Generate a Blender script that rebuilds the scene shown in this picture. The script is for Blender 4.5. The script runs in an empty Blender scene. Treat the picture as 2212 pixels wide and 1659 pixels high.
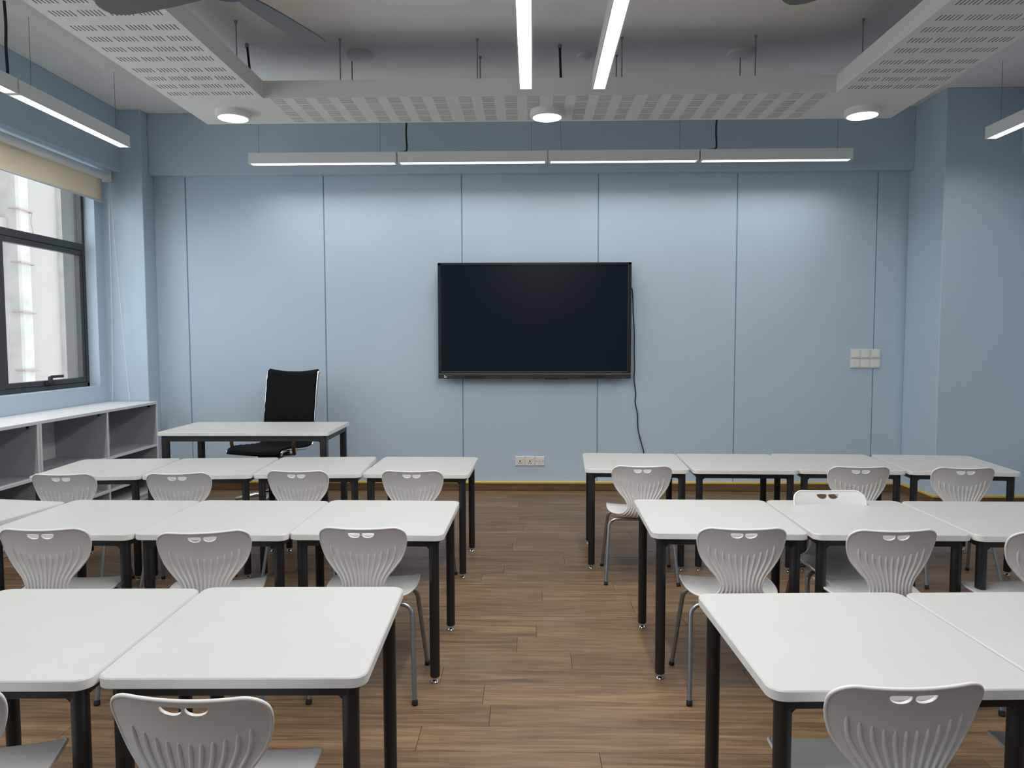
import bpy, bmesh, math, random
from mathutils import Vector, Matrix
from mathutils.geometry import delaunay_2d_cdt
random.seed(7)
PI = math.pi
SC = bpy.context.scene
COL = SC.collection

# ------------------------------------------------------------------ camera
cam_d = bpy.data.cameras.new('camera'); cam = bpy.data.objects.new('camera', cam_d); COL.objects.link(cam)
cam_d.sensor_fit = 'HORIZONTAL'; cam_d.sensor_width = 36.0; cam_d.lens = 1580 * 36 / 2212
cam_d.clip_start = 0.05; cam_d.clip_end = 200
_psi, _th, _roll = 0.023413, 0.060353, -0.002
_fw = Vector((-math.sin(_psi) * math.cos(_th), math.cos(_psi) * math.cos(_th), -math.sin(_th)))
_rt = _fw.cross(Vector((0, 0, 1))).normalized(); _up = _rt.cross(_fw)
_r2 = math.cos(_roll) * _rt + math.sin(_roll) * _up; _u2 = -math.sin(_roll) * _rt + math.cos(_roll) * _up
cam.matrix_world = Matrix(((_r2.x, _u2.x, -_fw.x, 0), (_r2.y, _u2.y, -_fw.y, 0), (_r2.z, _u2.z, -_fw.z, 1.34), (0, 0, 0, 1)))
SC.camera = cam

# ------------------------------------------------------------------ world, exposure
W = bpy.data.worlds.new('overcast'); SC.world = W; W.use_nodes = True
_bg = W.node_tree.nodes['Background']; _bg.inputs[0].default_value = (0.90, 0.95, 1.0, 1); _bg.inputs[1].default_value = 3.1
SC.view_settings.view_transform = 'Standard'; SC.view_settings.look = 'None'
SC.view_settings.gamma = 1.0; SC.view_settings.use_curve_mapping = False
SC.view_settings.exposure = 0.0
STRIP_W, ROUND_W = 10.4, 3.0      # watts of the linear lamps and of the round downlights
BACK = 0.48                        # the row before the screen wall is dimmer
SPREAD = math.radians(165)        # their lenses throw the light downwards
GLOW = 3.0                        # glow of the diffusers themselves
SC.cycles.max_bounces = 8; SC.cycles.diffuse_bounces = 5; SC.cycles.glossy_bounces = 3
SC.cycles.transparent_max_bounces = 8; SC.cycles.sample_clamp_indirect = 6.0
SC.cycles.use_denoising = True

# ------------------------------------------------------------------ materials
def lin(c):
    return tuple((x / 12.92 if x <= 0.04045 else ((x + 0.055) / 1.055) ** 2.4) for x in (v / 255 for v in c)) + (1,)
def mat(name, col, rough=0.6, metal=0.0, spec=0.5, noise=0.0, nscale=8.0, bump=0.0, bscale=200.0):
    m = bpy.data.materials.new(name); m.use_nodes = True
    nt = m.node_tree; b = nt.nodes['Principled BSDF']
    c = lin(col) if max(col) > 1.0 else tuple(col) + (1,)
    b.inputs['Base Color'].default_value = c
    b.inputs['Roughness'].default_value = rough; b.inputs['Metallic'].default_value = metal
    b.inputs['Specular IOR Level'].default_value = spec
    tc = nt.nodes.new('ShaderNodeTexCoord')
    if noise:
        n = nt.nodes.new('ShaderNodeTexNoise'); n.inputs['Scale'].default_value = nscale; n.inputs['Detail'].default_value = 5
        nt.links.new(tc.outputs['Object'], n.inputs['Vector'])
        r = nt.nodes.new('ShaderNodeMapRange'); r.inputs[1].default_value = 0.3; r.inputs[2].default_value = 0.7
        r.inputs[3].default_value = 1 - noise; r.inputs[4].default_value = 1 + noise
        nt.links.new(n.outputs[0], r.inputs[0])
        mx = nt.nodes.new('ShaderNodeVectorMath'); mx.operation = 'SCALE'; mx.inputs[0].default_value = c[:3]
        nt.links.new(r.outputs[0], mx.inputs['Scale']); nt.links.new(mx.outputs[0], b.inputs['Base Color'])
    if bump:
        n2 = nt.nodes.new('ShaderNodeTexNoise'); n2.inputs['Scale'].default_value = bscale; n2.inputs['Detail'].default_value = 2
        nt.links.new(tc.outputs['Object'], n2.inputs['Vector'])
        bp = nt.nodes.new('ShaderNodeBump'); bp.inputs['Strength'].default_value = bump; bp.inputs['Distance'].default_value = 0.002
        nt.links.new(n2.outputs[0], bp.inputs['Height']); nt.links.new(bp.outputs[0], b.inputs['Normal'])
    return m
def emit(name, col, s):
    m = bpy.data.materials.new(name); m.use_nodes = True
    b = m.node_tree.nodes['Principled BSDF']
    b.inputs['Base Color'].default_value = (0.9, 0.9, 0.9, 1)
    b.inputs['Emission Color'].default_value = tuple(col) + (1,); b.inputs['Emission Strength'].default_value = s
    return m
def glass(name):
    m = bpy.data.materials.new(name); m.use_nodes = True
    nt = m.node_tree; nt.nodes.clear()
    o = nt.nodes.new('ShaderNodeOutputMaterial'); mx = nt.nodes.new('ShaderNodeMixShader')
    t = nt.nodes.new('ShaderNodeBsdfTransparent'); t.inputs[0].default_value = (0.93, 0.95, 0.94, 1)
    g = nt.nodes.new('ShaderNodeBsdfGlossy'); g.inputs['Roughness'].default_value = 0.02
    fr = nt.nodes.new('ShaderNodeFresnel'); fr.inputs[0].default_value = 1.45
    ge = nt.nodes.new('ShaderNodeNewGeometry'); sb = nt.nodes.new('ShaderNodeMath'); sb.operation = 'SUBTRACT'; sb.inputs[0].default_value = 1.0
    ml = nt.nodes.new('ShaderNodeMath'); ml.operation = 'MULTIPLY'
    nt.links.new(ge.outputs['Backfacing'], sb.inputs[1]); nt.links.new(sb.outputs[0], ml.inputs[0]); nt.links.new(fr.outputs[0], ml.inputs[1])
    nt.links.new(ml.outputs[0], mx.inputs[0]); nt.links.new(t.outputs[0], mx.inputs[1]); nt.links.new(g.outputs[0], mx.inputs[2])
    nt.links.new(mx.outputs[0], o.inputs[0])
    return m
def translucent(name, col):
    m = bpy.data.materials.new(name); m.use_nodes = True
    nt = m.node_tree; nt.nodes.clear()
    o = nt.nodes.new('ShaderNodeOutputMaterial'); mx = nt.nodes.new('ShaderNodeMixShader'); mx.inputs[0].default_value = 0.5
    d = nt.nodes.new('ShaderNodeBsdfDiffuse'); t = nt.nodes.new('ShaderNodeBsdfTranslucent')
    tc = nt.nodes.new('ShaderNodeTexCoord'); n = nt.nodes.new('ShaderNodeTexNoise'); n.inputs['Scale'].default_value = 500
    nt.links.new(tc.outputs['Object'], n.inputs['Vector'])
    r = nt.nodes.new('ShaderNodeMapRange'); r.inputs[3].default_value = 0.92; r.inputs[4].default_value = 1.08
    nt.links.new(n.outputs[0], r.inputs[0])
    s = nt.nodes.new('ShaderNodeVectorMath'); s.operation = 'SCALE'; s.inputs[0].default_value = col
    nt.links.new(r.outputs[0], s.inputs['Scale'])
    nt.links.new(s.outputs[0], d.inputs[0]); nt.links.new(s.outputs[0], t.inputs[0])
    nt.links.new(d.outputs[0], mx.inputs[1]); nt.links.new(t.outputs[0], mx.inputs[2]); nt.links.new(mx.outputs[0], o.inputs[0])
    return m
def wood(name, dark, mid, light, rough=0.45, scale=1.0, vertical=False):
    m = bpy.data.materials.new(name); m.use_nodes = True
    nt = m.node_tree; b = nt.nodes['Principled BSDF']; L = nt.links
    tc = nt.nodes.new('ShaderNodeTexCoord'); oi = nt.nodes.new('ShaderNodeObjectInfo')
    mp = nt.nodes.new('ShaderNodeMapping')
    mp.inputs['Scale'].default_value = (1.6 * scale, 26 * scale, 26 * scale)
    ad = nt.nodes.new('ShaderNodeVectorMath'); ad.operation = 'ADD'
    ml = nt.nodes.new('ShaderNodeVectorMath'); ml.operation = 'SCALE'; ml.inputs[0].default_value = (37.0, 19.0, 7.0)
    L.new(oi.outputs['Random'], ml.inputs['Scale'])
    L.new(tc.outputs['Object'], ad.inputs[0]); L.new(ml.outputs[0], ad.inputs[1]); L.new(ad.outputs[0], mp.inputs[0])
    n = nt.nodes.new('ShaderNodeTexNoise'); n.inputs['Scale'].default_value = 1.3; n.inputs['Detail'].default_value = 8
    n.inputs['Roughness'].default_value = 0.62; n.inputs['Distortion'].default_value = 0.9
    L.new(mp.outputs[0], n.inputs['Vector'])
    mp2 = nt.nodes.new('ShaderNodeMapping'); mp2.inputs['Scale'].default_value = (6 * scale, 150 * scale, 150 * scale)
    L.new(ad.outputs[0], mp2.inputs[0])
    n2 = nt.nodes.new('ShaderNodeTexNoise'); n2.inputs['Scale'].default_value = 1.0; n2.inputs['Detail'].default_value = 4
    L.new(mp2.outputs[0], n2.inputs['Vector'])
    mxf = nt.nodes.new('ShaderNodeMix'); mxf.inputs[0].default_value = 0.32
    L.new(n.outputs[0], mxf.inputs[2]); L.new(n2.outputs[0], mxf.inputs[3])
    cr = nt.nodes.new('ShaderNodeValToRGB'); e = cr.color_ramp.elements
    e[0].position = 0.30; e[0].color = lin(dark); e[1].position = 0.72; e[1].color = lin(light)
    k = e.new(0.5); k.color = lin(mid)
    L.new(mxf.outputs[0], cr.inputs[0])
    mr = nt.nodes.new('ShaderNodeMapRange'); mr.inputs[3].default_value = 0.84; mr.inputs[4].default_value = 1.14
    L.new(oi.outputs['Random'], mr.inputs[0])
    sc = nt.nodes.new('ShaderNodeVectorMath'); sc.operation = 'SCALE'
    L.new(cr.outputs[0], sc.inputs[0]); L.new(mr.outputs[0], sc.inputs['Scale'])
    # dusty scuffs left on the floor
    n3 = nt.nodes.new('ShaderNodeTexNoise'); n3.inputs['Scale'].default_value = 2.3; n3.inputs['Detail'].default_value = 6
    geo = nt.nodes.new('ShaderNodeNewGeometry'); L.new(geo.outputs['Position'], n3.inputs['Vector'])
    r3 = nt.nodes.new('ShaderNodeMapRange'); r3.inputs[1].default_value = 0.56; r3.inputs[2].default_value = 0.75; r3.inputs[4].default_value = 0.22
    L.new(n3.outputs[0], r3.inputs[0])
    m3 = nt.nodes.new('ShaderNodeMix'); m3.data_type = 'RGBA'; m3.inputs[7].default_value = lin((128, 114, 100))
    L.new(r3.outputs[0], m3.inputs[0]); L.new(sc.outputs[0], m3.inputs[6])
    L.new(m3.outputs[2], b.inputs['Base Color'])
    b.inputs['Roughness'].default_value = rough
    rr = nt.nodes.new('ShaderNodeMapRange'); rr.inputs[3].default_value = rough - 0.08; rr.inputs[4].default_value = rough + 0.12
    L.new(n3.outputs[0], rr.inputs[0]); L.new(rr.outputs[0], b.inputs['Roughness'])
    bp = nt.nodes.new('ShaderNodeBump'); bp.inputs['Strength'].default_value = 0.15; bp.inputs['Distance'].default_value = 0.001
    L.new(n2.outputs[0], bp.inputs['Height']); L.new(bp.outputs[0], b.inputs['Normal'])
    return m

WALL = (0.435, 0.535, 0.640)
M = dict(
    wall=mat('blue_wall_paint', WALL, 0.62, spec=0.35, noise=0.025, nscale=1.3, bump=0.10, bscale=260),
    groove=mat('blue_groove', (0.24, 0.36, 0.52), 0.7, spec=0.2),
    ceil=mat('white_ceiling_plaster', (0.84, 0.825, 0.79), 0.9, spec=0.2, noise=0.02, nscale=4, bump=0.4, bscale=120),
    board=mat('white_plasterboard', (0.72, 0.70, 0.665), 0.8, spec=0.25, noise=0.015, nscale=3),
    slotwall=mat('raw_slot_edge', (0.33, 0.325, 0.31), 0.9, spec=0.1),
    cavity=mat('dark_board_backing', (0.04, 0.04, 0.04), 0.9, spec=0.1),
    lamp=mat('white_lamp_metal', (0.74, 0.74, 0.73), 0.45, spec=0.4),
    strip=emit('lamp_diffuser_light', (1.0, 0.985, 0.955), GLOW),
    round=emit('downlight_diffuser_light', (1.0, 0.985, 0.955), GLOW),
    top=mat('white_laminate', (0.44, 0.44, 0.424), 0.38, spec=0.5, noise=0.02, nscale=5),
    edge=mat('white_edge_band', (0.66, 0.655, 0.65), 0.45, spec=0.4, noise=0.06, nscale=14),
    black=mat('black_powder_coat', (0.012, 0.013, 0.016), 0.42, spec=0.5, noise=0.1, nscale=30),
    chrome=mat('chrome', (0.72, 0.72, 0.74), 0.12, metal=1.0),
    steel=mat('grey_painted_tube', (0.24, 0.25, 0.26), 0.32, metal=0.75),
    shell=mat('grey_plastic_shell', (0.63, 0.62, 0.62), 0.42, spec=0.4, noise=0.02, nscale=9, bump=0.06, bscale=500),
    rubber=mat('black_rubber', (0.01, 0.01, 0.01), 0.7),
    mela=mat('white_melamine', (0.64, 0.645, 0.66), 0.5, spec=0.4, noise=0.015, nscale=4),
    mesh=mat('black_chair_fabric', (0.005, 0.005, 0.006), 0.85, spec=0.15, noise=0.2, nscale=60, bump=0.2, bscale=500),
    armpad=mat('brown_armrest_bronze', (0.10, 0.065, 0.035), 0.35, metal=0.6),
    floorbase=mat('floor_joint_dark', (0.06, 0.045, 0.03), 0.9),
    wood=wood('oak_floor_plank', (67, 49, 32), (107, 83, 59), (143, 116, 85), 0.42),
    skirt=wood('oak_skirting', (72, 50, 30), (100, 72, 46), (124, 94, 62), 0.5, scale=1.0),
    yellow=mat('yellow_skirting_cap', (0.62, 0.44, 0.07), 0.4),
    frame=mat('anthracite_window_frame', (0.034, 0.040, 0.043), 0.4, spec=0.5),
    grey=mat('grey_outer_reveal', (0.15, 0.15, 0.155), 0.7),
    glass=glass('window_glass'),
    blind=translucent('cream_blind_fabric', (0.66, 0.60, 0.49)),
    mela_shade=mat('shaded_white_melamine', (0.37, 0.38, 0.42), 0.5, spec=0.4, noise=0.015, nscale=4),  # white melamine, with the shade inside the bookcases put into its colour
    tube=mat('white_blind_tube', (0.66, 0.66, 0.65), 0.5),
    barm=mat('grey_blind_bar', (0.46, 0.49, 0.50), 0.5),
    cord=mat('white_cord', (0.72, 0.74, 0.76), 0.6),
    tvframe=mat('black_tv_frame', (0.008, 0.009, 0.010), 0.35),
    tvbar=mat('dark_grey_tv_bar', (0.022, 0.023, 0.025), 0.4),
    screen=mat('tv_screen_glass', (0.003, 0.0085, 0.0155), 0.30, spec=0.20),
    white=mat('white_print', (0.8, 0.8, 0.8), 0.6),
    greyprint=mat('grey_print', (0.22, 0.22, 0.22), 0.6),
    socket=mat('white_socket_plastic', (0.66, 0.63, 0.61), 0.4),
    switch=mat('white_switch_plastic', (0.66, 0.66, 0.64), 0.4),
    slot=mat('dark_slot', (0.02, 0.02, 0.02), 0.6),
    rod=mat('zinc_rod', (0.30, 0.30, 0.29), 0.4, metal=0.7),
    wire=mat('steel_wire', (0.16, 0.17, 0.18), 0.5, metal=0.5),
    cable=mat('black_cable', (0.012, 0.012, 0.014), 0.5),
    fan=mat('dark_grey_fan', (0.12, 0.122, 0.122), 0.5),
    fanhub=mat('black_fan_motor', (0.012, 0.012, 0.016), 0.4),
    bldg=mat('white_painted_building', (0.37, 0.352, 0.332), 0.9, spec=0.1, noise=0.06, nscale=0.9),
    bldg2=mat('white_pipe_casing', (0.47, 0.45, 0.43), 0.8, spec=0.1, noise=0.10, nscale=5),
    pinkpipe=mat('pinkish_pipe', (0.36, 0.27, 0.245), 0.7),
    ground=mat('grey_outdoor_paving', (0.35, 0.35, 0.34), 0.9, noise=0.1, nscale=1.0),
)

# ------------------------------------------------------------------ mesh helpers
class MB:
    def __init__(s): s.v = []; s.f = []
    def add(s, v, f):
        o = len(s.v); s.v += [tuple(p) for p in v]; s.f += [tuple(i + o for i in q) for q in f]; return s
    def box(s, x0, x1, y0, y1, z0, z1):
        return s.add([(x0, y0, z0), (x1, y0, z0), (x1, y1, z0), (x0, y1, z0), (x0, y0, z1), (x1, y0, z1), (x1, y1, z1), (x0, y1, z1)],
                     [(0, 3, 2, 1), (4, 5, 6, 7), (0, 1, 5, 4), (1, 2, 6, 5), (2, 3, 7, 6), (3, 0, 4, 7)])
    def cbox(s, x0, x1, y0, y1, z0, z1, b=0.002):
        b = min(b, (x1 - x0) * .49, (y1 - y0) * .49, (z1 - z0) * .49)
        bm = bmesh.new()
        for x, ix in ((x0, b), (x1, -b)):
            for y, iy in ((y0, b), (y1, -b)):
                for z, iz in ((z0, b), (z1, -b)):
                    for p in ((x, y + iy, z + iz), (x + ix, y, z + iz), (x + ix, y + iy, z)): bm.verts.new(p)
        bmesh.ops.convex_hull(bm, input=bm.verts)
        bmesh.ops.dissolve_limit(bm, angle_limit=0.01, verts=bm.verts, edges=bm.edges)
        bmesh.ops.recalc_face_normals(bm, faces=bm.faces)
        bm.verts.index_update()
        s.add([v.co[:] for v in bm.verts], [[v.index for v in f.verts] for f in bm.faces]); bm.free(); return s
    def tube(s, pts, r, n=10, caps=True):
        P = [Vector(p) for p in pts]; N = len(P); rs = r if isinstance(r, (list, tuple)) else [r] * N
        T = [(P[min(i + 1, N - 1)] - P[max(i - 1, 0)]).normalized() for i in range(N)]
        u = T[0].orthogonal().normalized(); v = []; f = []
        for i in range(N):
            u = (u - T[i] * u.dot(T[i])).normalized(); w = T[i].cross(u)
            for k in range(n):
                a = 2 * PI * k / n; v.append(P[i] + (u * math.cos(a) + w * math.sin(a)) * rs[i])
        for i in range(N - 1):
            for k in range(n):
                a, b = i * n + k, i * n + (k + 1) % n; f.append((a, b, b + n, a + n))
        if caps:
            f.append(tuple(reversed(range(n)))); f.append(tuple((N - 1) * n + k for k in range(n)))
        return s.add(v, f)
    def lathe(s, prof, c=(0, 0, 0), n=24):
        v = []; f = []
        for r, z in prof:
            for k in range(n):
                a = 2 * PI * k / n; v.append((c[0] + r * math.cos(a), c[1] + r * math.sin(a), c[2] + z))
        m = len(prof)
        for i in range(m - 1):
            for k in range(n):
                a, b = i * n + k, i * n + (k + 1) % n; f.append((a, b, b + n, a + n))
        f.append(tuple(reversed(range(n)))); f.append(tuple((m - 1) * n + k for k in range(n)))
        return s.add(v, f)
    def rings(s, loops):
        n = len(loops[0]); v = [p for l in loops for p in l]; f = []
        for i in range(len(loops) - 1):
            for k in range(n):
                a, b = i * n + k, i * n + (k + 1) % n; f.append((a, b, b + n, a + n))
        f.append(tuple(reversed(range(n)))); f.append(tuple((len(loops) - 1) * n + k for k in range(n)))
        return s.add(v, f)
    def mesh(s, name, m, smooth=None):
        me = bpy.data.meshes.new(name); me.from_pydata([tuple(p) for p in s.v], [], s.f); me.update()
        if m: me.materials.append(m)
        if smooth is not None:
            me.shade_smooth(); me.set_sharp_from_angle(angle=math.radians(smooth))
        return me
    def obj(s, name, m, parent=None, smooth=None, loc=None):
        return link(name, s.mesh(name, m, smooth), parent, loc)

def link(name, me, parent=None, loc=None, rot=None):
    o = bpy.data.objects.new(name, me); COL.objects.link(o)
    if parent is not None: o.parent = parent
    if loc is not None: o.location = loc
    if rot is not None: o.rotation_euler = rot
    return o
def tag(o, label, cat, group=None):
    o['label'] = label; o['category'] = cat
    if group: o['group'] = group
    return o
def thing(name, label, cat, loc=(0, 0, 0), rz=0.0, group=None):
    o = bpy.data.objects.new(name, None); COL.objects.link(o); o.empty_display_size = 0.1
    o.location = loc; o.rotation_euler = (0, 0, rz)
    return tag(o, label, cat, group)
def structure(o):
    o['kind'] = 'structure'; return o
def snode(name):
    o = bpy.data.objects.new(name, None); COL.objects.link(o); return structure(o)
def dup(src, loc, rz, label, group=None):
    def rec(o, par):
        c = o.copy(); COL.objects.link(c)
        if par is not None: c.parent = par
        for ch in o.children: rec(ch, c)
        return c
    r = rec(src, None); r.location = loc; r.rotation_euler = (0, 0, rz); r['label'] = label
    if group: r['group'] = group
    return r
def rrect(w, d, r, z, inset=0.0, n=6):
    out = []
    for cx, cy, a0 in ((w / 2 - r, -d / 2 + r, -PI / 2), (w / 2 - r, d / 2 - r, 0), (-w / 2 + r, d / 2 - r, PI / 2), (-w / 2 + r, -d / 2 + r, PI)):
        for k in range(n + 1):
            a = a0 + PI / 2 * k / n; out.append((cx + (r - inset) * math.cos(a), cy + (r - inset) * math.sin(a), z))
    return out
def slab(w, d, r, z0, z1, b=0.002):
    return MB().rings([rrect(w, d, r, z0, b), rrect(w, d, r, z0 + b), rrect(w, d, r, z1 - b), rrect(w, d, r, z1, b)])
def lamp_light(parent, shape, sx, sy, watts, spread, z):
    d = bpy.data.lights.new('light_source', 'AREA'); d.shape = shape; d.size = sx
    if shape == 'RECTANGLE': d.size_y = sy
    d.energy = watts; d.spread = spread; d.color = (1.0, 0.985, 0.955)
    o = bpy.data.objects.new('light_source', d); COL.objects.link(o); o.parent = parent; o.location = (0, 0, z)
def bez(p0, p1, p2, n=6):
    p0, p1, p2 = Vector(p0), Vector(p1), Vector(p2)
    return [(p0 * (1 - t) ** 2 + p1 * 2 * t * (1 - t) + p2 * t * t)[:] for t in (k / n for k in range(n + 1))]
def catmull(pts, n=6):
    P = [Vector(p) for p in pts]; P = [P[0] * 2 - P[1]] + P + [P[-1] * 2 - P[-2]]; out = []
    for i in range(1, len(P) - 2):
        a, b, c, d = P[i - 1:i + 3]
        for k in range(n):
            t = k / n
            out.append(0.5 * ((2 * b) + (c - a) * t + (2 * a - 5 * b + 4 * c - d) * t * t + (3 * b - a - 3 * c + d) * t ** 3))
    out.append(P[-2]); return out

# ------------------------------------------------------------------ room numbers (metres; camera stands over the origin)
YB = 6.458          # face of the panelled wall
XL, XLB = -3.657, -3.493   # left wall, face of the beam over the window
XCL, YCL = -3.305, 6.269   # left column: right side, front
XCR, YCR = 3.269, 5.92     # right column: left side, front
XR = 4.15
ZC = 3.30; ZB = 2.775      # ceiling, underside of beams
YR = -4.0                  # rear wall
ZSILL = 0.953

# floor: planks on a dark base
floor = MB().box(XL - .3, XR + .2, YR - .2, YB + .25, -0.08, -0.006).obj('floor', M['floorbase']); structure(floor)
PL, PW, G = 1.22, 0.1528, 0.0007
plank_me = MB().cbox(-PL / 2 + G, PL / 2 - G, -PW / 2 + G, PW / 2 - G, -0.006, 0, 0.0006).mesh('plank', M['wood'])
short = {}
row = 0; y = YB - 0.025 - PW / 2
while y > 0.55:
    off = random.uniform(0, PL); x0 = XL + 0.0
    xe = XR
    if y > YCR - .05: xe = XCR
    xs = x0 - off; 
    while xs < xe - 0.02:
        a, b = max(xs, x0), min(xs + PL, xe)
        if b - a > 0.03:
            if b - a > PL - 1e-4: me = plank_me
            else: me = MB().cbox(-(b - a) / 2 + G, (b - a) / 2 - G, -PW / 2 + G, PW / 2 - G, -0.006, 0, 0.0006).mesh('plank', M['wood'])
            link('plank', me, floor, ((a + b) / 2, y, 0))
        xs += PL
    y -= PW
rest = MB()
while y > YR:
    rest.box(XL, XR, y - PW / 2 + G, y + PW / 2 - G, -0.006, 0); y -= PW
rest.obj('rear_planks', M['wood'], floor)['kind'] = 'stuff'

ceiling = MB().box(XL - .3, XR + .2, YR - .2, YB + .25, ZC, ZC + 0.15).obj('ceiling', M['ceil']); structure(ceiling)

# back wall: dark-jointed backing, seven panels, beam
wall_back = MB().box(XL - .3, XR + .2, YB + 0.007, YB + 0.25, 0, ZC).obj('wall_back', M['groove']); structure(wall_back)
gx = [XCL, -3.023, -1.8, -0.587, 0.604, 1.804, 3.004, XCR]
for i in range(7):
    a, b = gx[i] + (0.0045 if i else 0), gx[i + 1] - (0.0045 if i < 6 else 0)
    MB().cbox(a, b, YB, YB + 0.008, 0.0, ZB + .01, 0.002).obj('panel', M['wall'], wall_back)
MB().cbox(XCL, XCR, 6.380, YB + 0.02, ZB, ZC, 0.004).obj('beam', M['wall'], wall_back)
MB().lathe([(0.043, 0), (0.043, .0008), (0.0405, .0012)], n=32).obj('round_patch', M['wall'], wall_back).matrix_local = Matrix.Translation((-1.731, YB, 2.583)) @ Matrix.Rotation(PI / 2, 4, 'X')

# left wall with two window openings
WINS = [(3.053, 6.146), (-0.4, 2.55), (-3.7, -0.85)]
lw = MB(); xo = XL - 0.24
lw.box(xo, XL, YR - .2, YB + .25, -0.05, ZSILL)
ycur = YR - .2
for a, b in sorted(WINS) + [(YB + .25, None)]:
    lw.box(xo, XL, ycur, a, ZSILL, ZC); ycur = b
for a, b in WINS: lw.box(xo, XL, a, b, ZB, ZC)
wall_left = lw.obj('wall_left', M['wall']); structure(wall_left)
MB().cbox(XL - .02, XCL, YCL, YB + .02, 0, ZC, 0.004).obj('column', M['wall'], wall_left)
MB().cbox(XL - .02, XLB, YR, YCL + .01, ZB, ZC, 0.004).obj('beam', M['wall'], wall_left)
# right wall with column and beam
wall_right = MB().box(XR, XR + .2, YR - .2, YB + .25, -0.05, ZC).obj('wall_right', M['wall']); structure(wall_right)
MB().cbox(XCR, XR + .02, YCR, YB + .02, 0, ZC, 0.004).obj('column', M['wall'], wall_right)
MB().cbox(3.86, XR + .02, YR, YCR + .01, ZB, ZC, 0.004).obj('beam', M['wall'], wall_right)
wall_rear = MB().box(XL - .3, XR + .2, YR - .2, YR, -0.05, ZC).obj('wall_rear', M['wall']); structure(wall_rear)

# skirting boards with yellow cap
def skirting(name, x0, x1, y0, y1, capdir):
    b = MB().box(x0, x1, y0, y1, 0, 0.062).obj(name, M['skirt']); structure(b)
    dx0, dx1, dy0, dy1 = capdir
    MB().cbox(x0 - dx0, x1 + dx1, y0 - dy0, y1 + dy1, 0.062, 0.081, 0.003).obj('yellow_cap', M['yellow'], b)
    return b
skirting('baseboard_back', XCL, XCR, YB - 0.012, YB, (0, 0, .004, 0))
skirting('baseboard_left', XL, XL + 0.012, YR, YCL, (0, .004, 0, 0))
skirting('baseboard_right', XR - 0.012, XR, YR, YCR, (.004, 0, 0, 0))
sk = skirting('trim_1', XCR - 0.012, XCR, YCR - 0.012, YB - 0.014, (.004, 0, .004, 0))
sk2 = skirting('trim_2', XCR, XR - 0.014, YCR - 0.012, YCR, (0, 0, .004, 0))
skirting('trim_3', XCL, XCL + 0.012, YCL, YB - .014, (0, .004, 0, 0))

# windows
def window(name, y0, y1, bays, handles=True):
    w = snode(name)
    xf0, xf1 = -3.815, -3.747           # frame depth
    zt = 2.10                           # transom
    fr = MB()
    fr.cbox(xf0, xf1, y0, y1, ZSILL, ZSILL + .035, .003)
    fr.cbox(xf0, xf1, y0, y1, ZB - .05, ZB, .003)
    fr.cbox(xf0, xf1, y0, y0 + .035, ZSILL, ZB, .003); fr.cbox(xf0, xf1, y1 - .035, y1, ZSILL, ZB, .003)
    fr.obj('window_frame', M['frame'], w)
    n = bays; bw = (y1 - y0) / n
    for k in range(1, n):
        MB().cbox(xf0, xf1, y0 + bw * k - .025, y0 + bw * k + .025, ZSILL + .035, ZB - .05, .003).obj('mullion', M['frame'], w)
    for k in range(n):
        a = y0 + bw * k + (.025 if k else .035); b = y0 + bw * (k + 1) - (.025 if k < n - 1 else .035)
        MB().cbox(xf0, xf1, a, b, zt - .005, zt + .05, .003).obj('transom', M['frame'], w)
        MB().box(-3.796, -3.791, a, b, zt + .05, ZB - .05).obj('pane', M['glass'], w)
        # awning sash
        s = MB(); z0, z1 = ZSILL + .035, zt - .005; t = .042; sx0, sx1 = -3.800, -3.752
        s.cbox(sx0, sx1, a + .003, b - .003, z0 + .002, z0 + t, .003); s.cbox(sx0, sx1, a + .003, b - .003, z1 - t, z1 - .002, .003)
        s.cbox(sx0, sx1, a + .003, a + t, z0 + t, z1 - t, .003); s.cbox(sx0, sx1, b - t, b - .003, z0 + t, z1 - t, .003)
        so = s.obj('sash', M['frame'], w)
        MB().box(-3.790, -3.785, a + t, b - t, z0 + t, z1 - t).obj('pane', M['glass'], so)
        c = (a + b) / 2 + .0
        h = MB().cbox(-3.753, -3.738, c - .055, c + .055, z0 + .006, z0 + .030, .003)
        h.cbox(-3.745, -3.715, c - .030, c - .004, z0 + .018, z0 + .075, .005)
        h.cbox(-3.727, -3.711, c - .028, c + .125, z0 + .060, z0 + .082, .005)
        h.obj('handle', M['slot'], so)
    # grey painted outer reveal of the opening
    o = MB(); xa, xb = -3.93, xf0
    o.box(xa, xb, y1 - .012, y1 + .002, ZSILL, ZB); o.box(xa, xb, y0 - .002, y0 + .012, ZSILL, ZB)
    o.box(xa, xb, y0, y1, ZSILL - .01, ZSILL + .012); o.box(xa, xb, y0, y1, ZB - .012, ZB + .01)
    o.obj('outer_reveal', M['grey'], w)
    return w
window('window_1', WINS[0][0], WINS[0][1], 3)
window('window_2', WINS[1][0], WINS[1][1], 3)
window('window_3', WINS[2][0], WINS[2][1], 3)

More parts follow.
